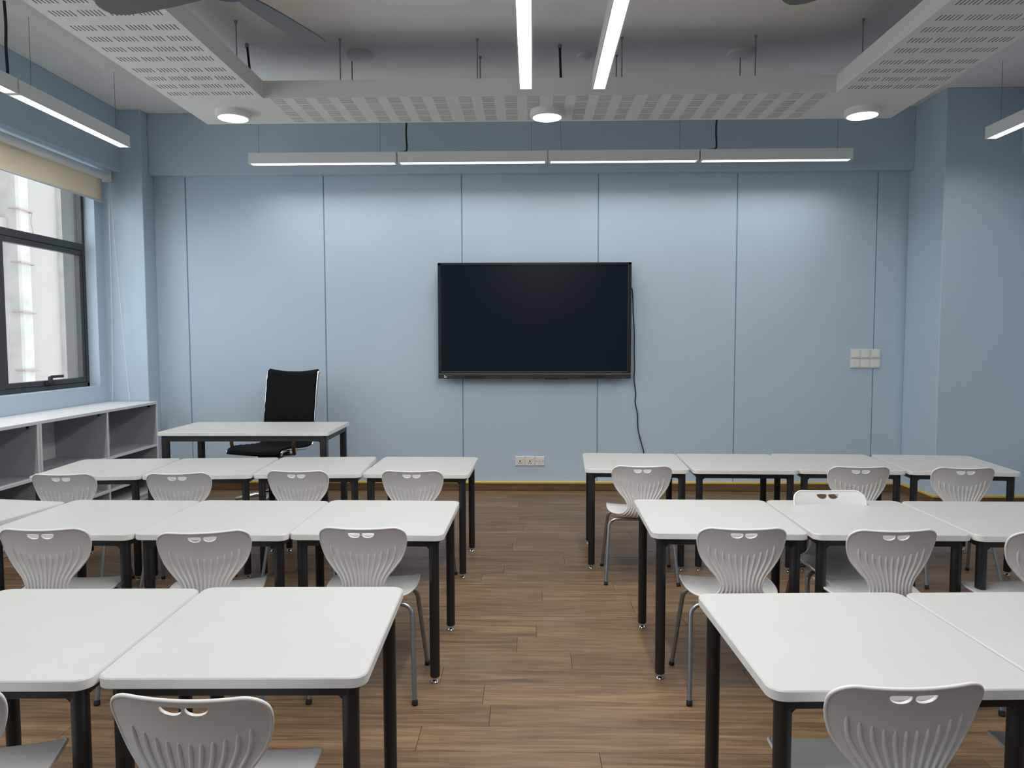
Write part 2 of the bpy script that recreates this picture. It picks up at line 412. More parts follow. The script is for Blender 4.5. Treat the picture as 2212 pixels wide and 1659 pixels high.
# ------------------------------------------------------------------ outside: white building and yard
BX = -7.4
def outside():
    t = thing('building', 'white painted building wall seen outside through the window', 'building', (BX, 6, -3.4))
    MB().box(-1.0, -0.25, 1.2, 13, 0, 13).obj('facade', M['bldg2'], t)
    MB().box(-.25, 0.12, 4.52, 13, 0, 13).obj('pilaster', M['bldg'], t)
    MB().box(.12, 0.20, 5.25, 7.4, 0, 13).obj('corner_strip', M['bldg2'], t)
    MB().cbox(-.25, 0.20, 4.27, 4.52, 0, 13, .03).obj('pipe_casing', M['bldg2'], t)
    for z in (3.5, 4.31, 5.14, 5.84, 6.59, 7.4, 8.2):
        MB().tube([(0.10, 4.22, z + .01), (0.225, 4.24, z + .008), (0.225, 4.54, z), (0.12, 4.56, z)], .012, 8).obj('pipe_clamp', M['pinkpipe'], t)
    MB().tube(catmull([(0.226, 4.53, 6.59), (0.226, 4.50, 6.45), (0.226, 4.535, 6.3), (0.226, 4.51, 6.12)], 4), .007, 8).obj('loose_strap', M['pinkpipe'], t)
    MB().box(-.25, 0.05, 1.2, 4.27, 6.24, 6.46).obj('ledge', M['bldg'], t)
    return t
outside()
structure(MB().box(BX, XL - .26, -6, 20, -3.5, -3.4).obj('ground', M['ground']))

# ------------------------------------------------------------------ roller blind
def blind(label, y0, y1, zbot, n=1):
    t = thing('roller_blind', label, 'blind', (-3.575, y1, 2.722), group=None)
    L_ = y1 - y0
    MB().tube([(0, -L_ + .03, 0), (0, -.03, 0)], .034, 20).obj('roller_tube', M['tube'], t, 40)
    MB().box(-.0345, -.033, -L_ + .05, -.045, zbot - 2.722, 0).obj('fabric', M['blind'], t)
    MB().tube([(-.0337, -L_ + .045, zbot - 2.722), (-.0337, -.04, zbot - 2.722)], .008, 10).obj('bottom_bar', M['barm'], t, 40)
    for yy in (-.028, -L_ + .008):
        b = MB().cbox(-.040, .040, yy, yy + .016, -.042, .052, .008); b.obj('bracket', M['tube'], t)
    return t
bl = blind('cream roller blind half lowered over the top of the left window', 3.10, 6.225, 2.513)
MB().tube(catmull([(.012, -.012, -.03), (.006, -.014, -.4), (.002, -.012, -1.0), (-.01, -.012, -1.6), (-.02, -.012, -1.9)], 5), .0022, 6).obj('pull_cord', M['cord'], bl, 60)
MB().tube(catmull([(.02, -.008, -.03), (.04, -.006, -.5), (.07, -.006, -1.0), (.105, -.006, -1.6), (.128, -.012, -1.9)], 5), .0022, 6).obj('pull_cord', M['cord'], bl, 60)

# ------------------------------------------------------------------ student tables
def table(name, w, d, h, thick, leg_r, rail, loc, rz, label, group, inset=.022, rad=.035, square=False):
    t = thing(name, label, 'table' if name == 'student_table' else 'desk', loc, rz, group)
    tp = slab(w, d, rad, h - thick, h, .0025).obj('tabletop', M['top'], t, 40)
    # edge band
    MB().rings([rrect(w + .0006, d + .0006, rad, h - thick + .002), rrect(w + .0006, d + .0006, rad, h - .0026)]).obj('edge_band', M['edge'], tp, 40)
    lx, ly = w / 2 - inset - leg_r, d / 2 - inset - leg_r
    if square:
        lm = MB().cbox(-leg_r, leg_r, -leg_r, leg_r, .022, h - thick, .008).mesh('leg', M['black'], 30)
    else:
        lm = MB().lathe([(leg_r * .9, .022), (leg_r, .025), (leg_r, h - thick)], n=16).mesh('leg', M['black'], 40)
    gm = MB().lathe([(leg_r * .72, 0), (leg_r * .78, .003), (leg_r * .55, .008), (leg_r * .3, .010), (leg_r * .3, .024)], n=14).mesh('glide', M['chrome'], 40)
    for sx in (-1, 1):
        for sy in (-1, 1):
            l = link('leg', lm, t, (sx * lx, sy * ly, 0)); link('glide', gm, l)
    z1 = h - thick; z0 = z1 - rail; q = .014; fx, fy = lx + leg_r - q - .001, ly + leg_r - q - .001
    for sy in (-1, 1):
        MB().cbox(-lx, lx, sy * fy - q, sy * fy + q, z0, z1, .002).obj('rail', M['black'], t)
    for sx in (-1, 1):
        MB().cbox(sx * fx - q, sx * fx + q, -ly, ly, z0, z1, .002).obj('rail', M['black'], t)
    for sx in (-1, 1):     # small welded gussets under the rail ends
        for sy in (-1, 1):
            g = MB(); a = sx * (lx - leg_r * .8); e = sx * (lx - leg_r - .010); yy = sy * fy
            p = [(a, yy - .006, z0), (e, yy - .006, z0), (a, yy - .006, z0 - .012), (a, yy + .006, z0), (e, yy + .006, z0), (a, yy + .006, z0 - .012)]
            f = [(0, 1, 2), (3, 5, 4), (0, 3, 4, 1), (1, 4, 5, 2), (2, 5, 3, 0)]
            g.add(p, f).obj('gusset', M['black'], t)
    return t
TABLES = [
 (-0.670, 1.858, 1.4, 'white student table left of the aisle in the front row nearest the camera'),
 (-1.277, 1.832, 1.4, 'white student table at the left picture edge in the nearest row'),
 (0.801, 1.832, 2.2, 'white student table right of the aisle in the front row nearest the camera'),
 (1.408, 1.850, 2.2, 'white student table at the right picture edge in the nearest row'),
 (-0.625, 3.052, -0.8, 'white student table left of the aisle in the middle row'),
 (-1.228, 3.042, -0.8, 'white student table second left from the aisle in the middle row'),
 (-1.831, 3.040, -1.0, 'white student table third left from the aisle in the middle row'),
 (-2.480, 3.050, -9.0, 'skewed white student table at the left end of the middle row'),
 (0.780, 3.089, -1.1, 'white student table right of the aisle in the middle row'),
 (1.393, 3.082, -0.2, 'white student table second right from the aisle in the middle row'),
 (2.002, 3.070, -0.5, 'white student table at the right picture edge in the middle row'),
 (-0.628, 4.320, -1.2, 'white student table left of the aisle in the far row'),
 (-1.256, 4.310, 2.9, 'white student table second left from the aisle in the far row'),
 (-1.868, 4.270, 4.1, 'white student table third left from the aisle in the far row'),
 (-2.477, 4.228, 4.9, 'white student table beside the low bookcase at the left end of the far row'),
 (0.637, 4.483, -3.0, 'white student table right of the aisle in the far row'),
 (1.248, 4.464, -1.3, 'white student table second right from the aisle in the far row'),
 (1.856, 4.466, -2.4, 'white student table third right from the aisle in the far row'),
 (2.480, 4.428, -5.2, 'white student table at the right end of the far row before the column'),
]
t0 = None
for x, y, a, lab in TABLES:
    if t0 is None: t0 = table('student_table', .6, .6, .595, .025, .0195, .027, (x, y, 0), math.radians(a), lab, 'white student tables')
    else: dup(t0, (x, y, 0), math.radians(a), lab)
table('teacher_desk', 1.135, .615, .735, .026, .022, .038, (-1.895, 5.058, 0), math.radians(.6), 'long white teacher desk with black frame before the black office chair', None, inset=.018, rad=.02, square=True)

# ------------------------------------------------------------------ student chair
_SH = [(.185, .352, .150, .25), (.172, .366, .163, .3), (.13, .373, .171, .3), (.06, .369, .174, .35), (0, .362, .168, .5), (-.055, .357, .150, .8), (-.092, .363, .122, 1.0),
       (-.114, .384, .095, 1.0), (-.121, .420, .074, .9), (-.118, .462, .088, .9), (-.116, .495, .116, .95), (-.118, .53, .142, 1.05), (-.126, .575, .157, 1.0), (-.136, .61, .159, .9), (-.151, .648, .147, .8)]
PROF = [(a, b) for a, b, c, d in _SH]; HW = [c for a, b, c, d in _SH]; KC = [d for a, b, c, d in _SH]
class Shell:
    def __init__(s):
        p = catmull([(0, a, b) for a, b in PROF], 12); s.p = p
        s.s = [0]
        for i in range(1, len(p)): s.s.append(s.s[-1] + (p[i] - p[i - 1]).length)
        ks = [s.s[12 * i] for i in range(len(PROF))]; s.ks = ks; s.L = s.s[-1]
    def interp(s, arr, q):
        ks = s.ks; n = len(ks)
        q = min(max(q, 0), s.L); i = 0
        while i < n - 2 and q > ks[i + 1]: i += 1
        t = (q - ks[i]) / (ks[i + 1] - ks[i])
        m = lambda j: (arr[min(j + 1, n - 1)] - arr[max(j - 1, 0)]) / (ks[min(j + 1, n - 1)] - ks[max(j - 1, 0)])
        h = ks[i + 1] - ks[i]; t2, t3 = t * t, t ** 3
        return (2 * t3 - 3 * t2 + 1) * arr[i] + (t3 - 2 * t2 + t) * h * m(i) + (-2 * t3 + 3 * t2) * arr[i + 1] + (t3 - t2) * h * m(i + 1)
    def w(s, q):
        x = s.interp(HW, q)
        r = .045
        if q < r: x -= r - math.sqrt(max(r * r - (r - q) ** 2, 0))
        r = .034; e = s.L - q
        if e < r: x -= r - math.sqrt(max(r * r - (r - e) ** 2, 0))
        return x
    def base(s, q):
        q = min(max(q, 0), s.L); i = 0
        import bisect
        i = min(max(bisect.bisect_right(s.s, q) - 1, 0), len(s.p) - 2)
        t = (q - s.s[i]) / (s.s[i + 1] - s.s[i])
        p = s.p[i].lerp(s.p[i + 1], t)
        a, b = s.p[max(i - 1, 0)], s.p[min(i + 2, len(s.p) - 1)]
        d = (b - a).normalized()
        return p, Vector((0, d.z, -d.y))
    def P(s, a, q):
        p, n = s.base(q); k = s.interp(KC, q)
        return Vector((a, p.y, p.z)) + n * (k * a * a)
    def N(s, a, q):
        e = .003
        du = s.P(a + e, q) - s.P(a - e, q); dv = s.P(a, min(q + e, s.L)) - s.P(a, max(q - e, 0))
        n = du.cross(dv).normalized()
        return n if n.dot(s.base(q)[1]) > 0 else -n
    def q_at_z(s, z):      # on the backrest
        for i in range(len(s.p) - 1, 0, -1):
            if s.p[i - 1].z <= z <= s.p[i].z: return s.s[i - 1] + (s.s[i] - s.s[i - 1]) * (z - s.p[i - 1].z) / (s.p[i].z - s.p[i - 1].z)
S = Shell()
TH = .003
def shell_part(q0, q1, holes):
    """one sheet of the moulded shell between arc lengths q0 and q1"""
    n = 44 if q0 > .1 else 34
    qs = [q0 + (q1 - q0) * (0.5 - 0.5 * math.cos(PI * i / n)) if False else q0 + (q1 - q0) * i / n for i in range(n + 1)]
    if q0 < .1: qs = sorted(set(qs + [.0015, .004, .008, .013, .020, .030]))
    else: qs = sorted(set(qs + [S.L - d for d in (.001, .003, .006, .010, .016, .023)]))
    right = [(S.w(q), q) for q in qs]; left = [(-S.w(q), q) for q in reversed(qs)]
    FR = 10
    q_end, q_start = qs[-1], qs[0]
    topmid = [(S.w(q_end) * (1 - 2 * k / (2 * FR)), q_end) for k in range(1, 2 * FR)]
    botmid = [(-S.w(q_start) * (1 - 2 * k / (2 * FR)), q_start) for k in range(1, 2 * FR)]
    outline = right + topmid + left + botmid
    nb = len(right); nt_ = len(topmid)
    pts = [Vector(p) for p in outline]; edges = [(i, (i + 1) % len(outline)) for i in range(len(outline))]
    hp = []
    for h in holes:
        o = len(pts); pts += [Vector(p) for p in h]; edges += [(o + i, o + (i + 1) % len(h)) for i in range(len(h))]
        hp.append((o, len(h)))
    def inh(x, q, m=0.0):
        for h in holes:
            c = False; j = len(h) - 1
            for i in range(len(h)):
                xi, yi = h[i]; xj, yj = h[j]
                if (yi > q) != (yj > q) and x < (xj - xi) * (q - yi) / (yj - yi) + xi: c = not c
                j = i
            if c: return True
            if m and any((x - a) ** 2 + (q - b) ** 2 < m * m for a, b in h): return True
        return False
    for q in qs[1:-1]:
        w = S.w(q)
        for k in range(-FR + 1, FR):
            x = w * k / FR * .985
            if not inh(x, q, .004): pts.append(Vector((x, q)))
    vs, es, fs, ov, oe, of = delaunay_2d_cdt(pts, edges, [], 1, 1e-6)
    tri = [f for f in fs if not inh(sum(vs[i][0] for i in f) / len(f), sum(vs[i][1] for i in f) / len(f))]
    mb = MB(); nv = len(vs)
    P = [S.P(v[0], v[1]) for v in vs]; N = [S.N(v[0], v[1]) for v in vs]
    V = [p + n * TH for p, n in zip(P, N)] + [p - n * TH for p, n in zip(P, N)]
    F = []; cnt = {}
    for f in tri:
        a = (P[f[1]] - P[f[0]]).cross(P[f[2]] - P[f[0]])
        g = tuple(f) if a.dot(N[f[0]]) > 0 else tuple(reversed(f))
        F.append(g); F.append(tuple(i + nv for i in reversed(g)))
        for i in range(3):
            e = (g[i], g[(i + 1) % 3]); cnt[e] = 1
    for (a, b) in list(cnt):
        if (b, a) not in cnt: F.append((b, a, a + nv, b + nv))
    mb.add(V, F)
    # rounded bead along the free rim
    free = []
    if q0 < .1: free = [left[i] for i in range(len(left))] + botmid + right
    else: free = right + topmid + left
    rim = [S.P(*p) for p in free]
    keep = [rim[0]]
    for p in rim[1:]:
        if (p - keep[-1]).length > .0015: keep.append(p)
    mb.tube(keep, .0046, 8)
    return mb
def moon(cx, q, w, h, flip):
    out = []
    for k in range(0, 15):
        a = PI * k / 14
        sk = .15 * flip * math.sin(a)
        out.append((cx + w / 2 * math.cos(a) + w * sk * .3, q - h * math.sin(a) ** .8))
    out += [(cx - w / 2 + w * .06, q + .0025), (cx, q + .0035), (cx + w / 2 - w * .06, q + .0025)]
    return out
QS = S.q_at_z(.389)
HQ = S.L - .0165
seat_me = shell_part(0, QS, []).mesh('seat', M['shell'], 50)
back_me = shell_part(QS, S.L, [moon(.0262, HQ, .046, .019, -1), moon(-.0262, HQ, .046, .019, 1)]).mesh('backrest', M['shell'], 50)
rib_me = []
for i in range(-5, 6):
    u = i / 5
    qt = S.q_at_z(.549 + .027 * u * u); qb = S.ks[5] - .015
    path = []
    m = 26
    for k in range(m + 1):
        q = qt + (qb - qt) * k / m
        fr = .76 + (.88 - .76) * min(1, (k / m) * 1.6)
        a = u * fr * min(S.w(q), .158)
        path.append(S.P(a, q) - S.N(a, q) * (TH + .0004))
    rs = [.0018, .0042] + [.0047] * (m - 2) + [.001]
    rib_me.append(MB().tube(path, rs, 8).mesh('rib', M['shell'], 60))
R_ = .0088
def leg_path(sx, rear):
    if rear: foot, top, bar = (sx * .196, -.168, .012), (sx * .172, -.062, .336), (sx * .125, -.060, .340)
    else: foot, top, bar = (sx * .196, .165, .012), (sx * .168, .085, .349), (sx * .125, .083, .352)
    f, t, b = Vector(foot), Vector(top), Vector(bar)
    k = f.lerp(t, .88)
    return [f, f.lerp(t, .5)] + [Vector(p) for p in bez(k, t, b, 7)] + [b + Vector((-sx * .02, 0, 0))]
leg_me = {(sx, r): MB().tube(leg_path(sx, r), R_, 12).mesh('leg', M['steel'], 60) for sx in (-1, 1) for r in (0, 1)}
cap_me = {}
for k in leg_me:
    p = leg_path(*k)[0]; d = (leg_path(*k)[1] - p).normalized()
    cap_me[k] = MB().tube([p - d * .0118, p - d * .009, p + d * .006], [R_ + .0012, R_ + .0026, R_ + .0018], 12).mesh('foot_cap', M['rubber'], 40)
bar_me = {1: MB().tube([(-.11, -.060, .340), (.11, -.060, .340)], R_, 12).cbox(-.075, -.045, -.075, -.045, .345, .362, .003).cbox(.045, .075, -.075, -.045, .345, .362, .003).mesh('crossbar', M['steel'], 40),
          0: MB().tube([(-.11, .083, .352), (.11, .083, .352)], R_, 12).cbox(-.09, -.05, .07, .10, .354, .372, .003).cbox(.05, .09, .07, .10, .354, .372, .003).mesh('crossbar', M['steel'], 40)}
def student_chair(loc, rz, label):
    t = thing('student_chair', label, 'chair', loc, rz, 'grey student chairs')
    link('seat', seat_me, t); b = link('backrest', back_me, t)
    for me in rib_me: link('rib', me, b)
    for k, me in leg_me.items():
        l = link('leg', me, t); link('foot_cap', cap_me[k], l)
    link('crossbar', bar_me[0], t); link('crossbar', bar_me[1], t)
    return t
def at_back(bx, by, deg):       # place so that the top of the backrest lies at (bx, by)
    a = math.radians(deg); return (bx - math.sin(a) * .15, by + math.cos(a) * .15, 0), a
CH = [
 (-0.668, 1.350, -2, 'grey shell chair in the foreground left of the aisle, floor seen through its grip holes'),
 (-1.213, 1.346, 12, 'grey shell chair cut off at the left picture edge in the foreground'),
 (0.764, 1.425, 4, 'grey shell chair in the foreground right of the aisle, before the nearest right table'),
 (1.306, 1.46, 3, 'grey shell chair cut off at the bottom right picture corner'),
 (-0.617, 2.625, 0, 'grey shell chair next to the aisle at the left middle row'),
 (-1.175, 2.560, 11, 'turned grey shell chair second left from the aisle at the middle row'),
 (-1.788, 2.590, 3, 'grey shell chair third left from the aisle at the middle row'),
 (0.783, 2.640, 0, 'grey shell chair next to the aisle at the right middle row'),
 (1.322, 2.622, 2, 'grey shell chair second right from the aisle at the middle row, seen from behind'),
 (1.878, 2.599, 3, 'grey shell chair cut off at the right picture edge at the middle row'),
 (-0.618, 3.790, 0, 'grey shell chair next to the aisle at the left far row'),
 (-1.227, 3.783, 0, 'grey shell chair second left from the aisle at the far row'),
 (-1.825, 3.708, 7, 'grey shell chair third left from the aisle at the far row'),
 (-2.415, 3.675, 3, 'grey shell chair near the bookcase at the left end of the far row'),
 (0.616, 3.952, -2, 'grey shell chair next to the aisle at the right far row, legs in full view'),
 (1.788, 3.944, -2, 'grey shell chair third right from the aisle at the far row'),
 (2.333, 3.922, -2, 'grey shell chair at the right end of the far row'),
 (1.356, 3.330, 180, 'grey shell chair facing the camera behind the middle right table'),
]
c0 = None
for bx, by, dg, lab in CH:
    loc, a = at_back(bx, by, dg)
    if c0 is None: c0 = student_chair(loc, a, lab)
    else: dup(c0, loc, a, lab)

# ------------------------------------------------------------------ teacher's office chair
def office_chair(loc, rz):
    t = thing('office_chair', 'black high-back office chair with chrome arms behind the teacher desk', 'chair', loc, rz)
    pr = catmull([(.27, .455), (.255, .478), (.18, .485), (.02, .470), (-.12, .462), (-.19, .485), (-.225, .56), (-.245, .68), (-.275, .85), (-.318, 1.055), (-.33, 1.075)] if False else
                 [(0, .27, .455), (0, .25, .480), (0, .15, .484), (0, 0, .470), (0, -.14, .464), (0, -.205, .49), (0, -.235, .57), (0, -.25, .70), (0, -.275, .86), (0, -.31, 1.05), (0, -.322, 1.068)], 6)
    hw = .225; cut = 32
    def sling(seg, name, par):
        m = MB(); n = 12; rows = []
        for i, p in enumerate(seg):
            a, b = seg[max(i - 1, 0)], seg[min(i + 1, len(seg) - 1)]; d = (b - a).normalized(); nn = Vector((0, d.z, -d.y))
            top = []; bot = []
            puff = .010 + .006 * abs(math.sin(i * PI / 3.0))
            for k in range(n + 1):
                x = -hw + 2 * hw * k / n; sag = .022 * (x / hw) ** 2
                top.append(p + Vector((x, 0, 0)) + nn * (sag + puff * .6)); bot.append(p + Vector((x, 0, 0)) + nn * (sag - .012))
            rows.append(top + list(reversed(bot)))
        m.rings(rows); return m.obj(name, M['mesh'], par, 40)
    sling(pr[:cut + 1], 'seat', t); bk = sling(pr[cut:], 'backrest', t)
    for sx in (-1, 1):
        MB().tube([p + Vector((sx * (hw + .008), 0, 0)) + Vector((0, .006, .008)) for p in pr], .011, 8).obj('side_rail', M['chrome'], t, 60)
        arm = MB().tube(catmull([(sx * .262, .13, .455), (sx * .272, .16, .51), (sx * .278, .15, .57), (sx * .28, .10, .615), (sx * .28, -.02, .632), (sx * .278, -.14, .622), (sx * .27, -.20, .59), (sx * .25, -.215, .55)], 6), .014, 8).obj('armrest', M['armpad'], t, 60)
        MB().cbox(sx * .28 - .022, sx * .28 + .022, -.13, .09, .630, .652, .008).obj('arm_pad', M['mesh'], arm)
        MB().tube([(sx * .262, .13, .455), (sx * .2, .10, .44), (sx * .05, 0, .425)], .010, 8).obj('seat_bracket', M['chrome'], t, 60)
    MB().tube([(-hw - .01, pr[-1].y, pr[-1].z), (hw + .01, pr[-1].y, pr[-1].z)], .012, 8).obj('top_bar', M['mesh'], bk, 60)
    MB().cbox(-.09, .09, -.10, .10, .405, .44, .01).obj('tilt_mechanism', M['slot'], t)
    MB().lathe([(.028, .11), (.028, .26), (.018, .262), (.018, .41)], n=16).obj('gas_column', M['chrome'], t, 40)
    for k in range(5):
        a = 2 * PI * k / 5 + .45; c, s_ = math.cos(a), math.sin(a)
        l = MB().tube([(0.02 * c, .02 * s_, .115), (.15 * c, .15 * s_, .105), (.30 * c, .30 * s_, .078)], [.026, .020, .013], 8).obj('base_leg', M['chrome'], t, 60)
        ax = Vector((-s_, c, 0)); ctr = Vector((.295 * c, .295 * s_, .026))
        cm = MB()
        for q in (-1, 1):
            cm.tube([ctr + ax * (q * .008), ctr + ax * (q * .026)], .026, 14)
        cm.tube([ctr, ctr + Vector((0, 0, .05))], .006, 6)
        cm.obj('caster', M['rubber'], l, 40)
    return t
office_chair((-2.05, 5.79, 0), math.radians(180 - 13))

# ------------------------------------------------------------------ low bookcases by the window
def bookcase(y0, y1, ymid, label):
    xf, xb = -3.228, -3.650; h = .812; k = .018
    t = thing('bookcase', label, 'bookcase', ((xf + xb) / 2, (y0 + y1) / 2, 0), group='low white bookcases')
    ox, oy = (xf + xb) / 2, (y0 + y1) / 2
    def bx(n, a, b, c, d, e, f, m='mela'): return MB().cbox(a - ox, b - ox, c - oy, d - oy, e, f, .0015).obj(n, M[m], t)
    bx('top_panel', xb, xf, y0, y1, h - .022, h)
    bx('side_panel', xb, xf, y0, y0 + k, 0, h - .022); bx('side_panel', xb, xf, y1 - k, y1, 0, h - .022)
    dv = bx('divider', xb + .01, xf - .006, ymid - k / 2, ymid + k / 2, .06, h - .022, 'mela_shade')
    MB().box(xf - .006 - ox, xf - .002 - ox, ymid - k / 2 - oy, ymid + k / 2 - oy, .06, h - .022).obj('edge_band', M['mela'], dv)
    bx('back_panel', xb, xb + .008, y0 + k, y1 - k, .06, h - .022)
    bx('inner_side_shade', xb + .008, xf - .006, y1 - k - .001, y1 - k + .001, .06, h - .022, 'mela_shade')  # thin sheet that paints shade onto the far side panel's inner face
    bx('bottom_panel', xb, xf - .002, y0 + k, y1 - k, .045, .063)
    bx('plinth', xf - .03, xf - .015, y0 + k, y1 - k, 0, .045)
    for a, b in ((y0 + k, ymid - k / 2), (ymid + k / 2, y1 - k)):
        for z in (.443, .190):
            sh = bx('shelf', xb + .008, xf - .006, a, b - .001, z - .018, z, 'mela_shade')
            MB().box(xf - .006 - ox, xf - .002 - ox, a - oy, b - .001 - oy, z - .018, z).obj('edge_band', M['mela'], sh)
        m = MB().lathe([(.0105, 0), (.0105, .0015)], n=14).obj('cable_hole', M['slot'], t)
        m.location = (-3.295 - ox, b - oy - .0012, .772); m.rotation_euler = (PI / 2, 0, 0)
    return t
bookcase(4.728, 6.258, 5.508, 'low white open bookcase under the window, touching the left column')
bookcase(3.190, 4.722, 3.956, 'low white open bookcase cut by the left picture edge, under the window')

# ------------------------------------------------------------------ television
def television():
    x0, x1, z0, z1 = -.791, .882, 1.003, 2.005; yf = YB - .10
    t = thing('interactive_display', 'large black flat screen mounted on the blue panelled wall', 'television', ((x0 + x1) / 2, yf, (z0 + z1) / 2))
    cx, cz = (x0 + x1) / 2, (z0 + z1) / 2; w, h = x1 - x0, z1 - z0
    MB().cbox(-w / 2 + .02, w / 2 - .02, .012, .075, -h / 2 + .03, h / 2 - .02, .01).obj('housing', M['tvframe'], t)
    f = MB(); b = .030
    f.cbox(-w / 2, w / 2, 0, .03, h / 2 - b * .8, h / 2, .004)
    f.cbox(-w / 2, -w / 2 + b, 0, .03, -h / 2 + .05, h / 2, .004); f.cbox(w / 2 - b, w / 2, 0, .03, -h / 2 + .05, h / 2, .004)
    f.cbox(-w / 2, w / 2, 0, .03, -h / 2 + .044, -h / 2 + .062, .003)
    f.obj('bezel', M['tvframe'], t)
    MB().box(-w / 2 + b, w / 2 - b, .004, .012, -h / 2 + .06, h / 2 - b * .8).obj('screen', M['screen'], t)
    bar = MB().cbox(-w / 2, w / 2, -.008, .04, -h / 2, -h / 2 + .046, .004)
    bar.cbox(-w / 2, w / 2, -.011, .02, -h / 2 + .030, -h / 2 + .036, .002)
    br = bar.obj('control_bar', M['tvbar'], t)
    for a, c in ((-w / 2 + .225, -w / 2 + .40), (w / 2 - .40, w / 2 - .225)):
        MB().box(a, c, -.0095, -.0075, -h / 2 + .008, -h / 2 + .026).obj('speaker_grille', M['tvframe'], br)
    MB().cbox(.09, .29, -.004, .02, -h / 2 - .006, -h / 2 + .002, .002).obj('sensor_strip', M['tvframe'], br)
    # emblem: three small squares in an L, and the maker's lettering
    e = MB(); ex, ez = -w / 2 + .052, -h / 2 + .012
    for dx, dz in ((0, .0125), (0, 0), (.0125, 0)): e.box(ex + dx, ex + dx + .009, -.0095, -.0078, ez + dz - .003, ez + dz + .006)
    e.obj('emblem', M['white'], br)
    cu = bpy.data.curves.new('lettering', 'FONT'); cu.body = 'ISLIGHT'; cu.size = .014; cu.extrude = .0004
    fo = bpy.data.objects.new('lettering', cu); COL.objects.link(fo)
    dg = bpy.context.evaluated_depsgraph_get(); dg.update()
    me = bpy.data.meshes.new_from_object(fo.evaluated_get(dg)); bpy.data.objects.remove(fo)
    me.materials.clear(); me.materials.append(M['greyprint'])
    link('lettering', me, br, (ex + .017, -.0090, ez + .009), (PI / 2, 0, 0))
    g = MB()
    for k in range(5): g.box(w / 2 - .135 + k * .018, w / 2 - .129 + k * .018, -.0095, -.0078, -h / 2 + .010, -h / 2 + .015)
    g.obj('button_row', M['greyprint'], br)
    MB().cbox(-.35, .35, .07, .1005, -.22, .22, .004).obj('wall_bracket', M['black'], t)
    return t
television()
cb = thing('power_cable', 'black power cable hanging from the right side of the screen', 'cable', (.90, YB - .03, 1.78))
pts = [(.868, -.02, 1.783), (.884, -.005, 1.790), (.899, 0, 1.765), (.906, .002, 1.65), (.909, .004, 1.556), (.920, .01, 1.40), (.922, .015, 1.233), (.926, .018, 1.10), (.923, .02, .989), (.938, .02, .867), (.934, .02, .786), (.955, .02, .684), (.960, .02, .561), (.988, .02, .438), (1.014, .02, .343), (1.02, .018, .27)]
MB().tube(catmull([(a - .90, b, c - 1.78) for a, b, c in pts], 5), .0052, 8).obj('cord', M['cable'], cb, 60)
MB().cbox(1.02 - .92, 1.02 - .88, .004, .03, .205 - 1.78, .275 - 1.78, .006).obj('plug', M['cable'], cb)

# ------------------------------------------------------------------ sockets and switches
def socket(x, z, label, kind):
    w = .086
    t = thing('power_socket' if kind != 'data' else 'data_outlet', label, 'socket', (x, YB, z), group='wall sockets')
    MB().cbox(-w / 2, w / 2, -.011, 0, -w / 2, w / 2, .004 if kind != 'data' else .0095).obj('faceplate', M['socket'], t)
    if kind != 'data':
        s = MB(); s.box(-.0045, .0045, -.0116, -.0105, -.010, .006)
        s.box(-.0145, -.0055, -.0116, -.0105, -.0225, -.0165); s.box(.0055, .0145, -.0116, -.0105, -.0225, -.0165)
        s.obj('pin_holes', M['slot'], t)
        MB().cbox(.016, .028, -.015, -.010, .012 if kind == 'up' else .016, .027, .002).obj('rocker_switch', M['switch'] if kind == 'up' else M['socket'], t)
    else:
        s = MB()
        for q in (-1, 1): s.tube([(q * .030, -.0118, 0), (q * .030, -.0105, 0)], .0038, 10)
        s.obj('screw', M['slot'], t)
        MB().cbox(-.012, .012, -.0125, -.0105, -.020, .012, .001).obj('jack_port', M['switch'], t)
        MB().box(-.010, .010, -.0122, -.0105, .0075 + .003, .0105 + .003).obj('label_window', M['greyprint'], t)
        MB().box(-.008, .008, -.0131, -.0123, -.004, -.001).obj('jack_slot', M['greyprint'], t)
    return t
socket(-.0805, .2645, 'leftmost white power socket low on the wall below the screen', 'down')
socket(.0065, .2645, 'middle white power socket with raised rocker low on the wall', 'up')
socket(.0945, .2635, 'white data outlet with two screws, right of the power sockets', 'data')
pos = ['left', 'middle', 'right']
for r, z in enumerate((1.211, 1.127)):
    for k in range(3):
        t = thing('light_switch', '%s switch in the %s row of the white switch panel' % (pos[k], ('upper', 'lower')[r]), 'switch', (2.846 + .0865 * k, YB, z), group='light switches')
        MB().cbox(-.0427, .0427, -.009, 0, -.0413, .0413, .003).obj('faceplate', M['switch'], t)
        p = MB(); a = .031
        p.add([(-a, -.009, -a), (a, -.009, -a), (a, -.009, a), (-a, -.009, a), (-a + .002, -.015, -a + .002), (a - .002, -.015, -a + .002), (a - .002, -.0105, a - .004), (-a + .002, -.0105, a - .004)],
              [(4, 5, 6, 7), (0, 1, 5, 4), (1, 2, 6, 5), (2, 3, 7, 6), (3, 0, 4, 7)])
        p.obj('rocker', M['switch'], t)

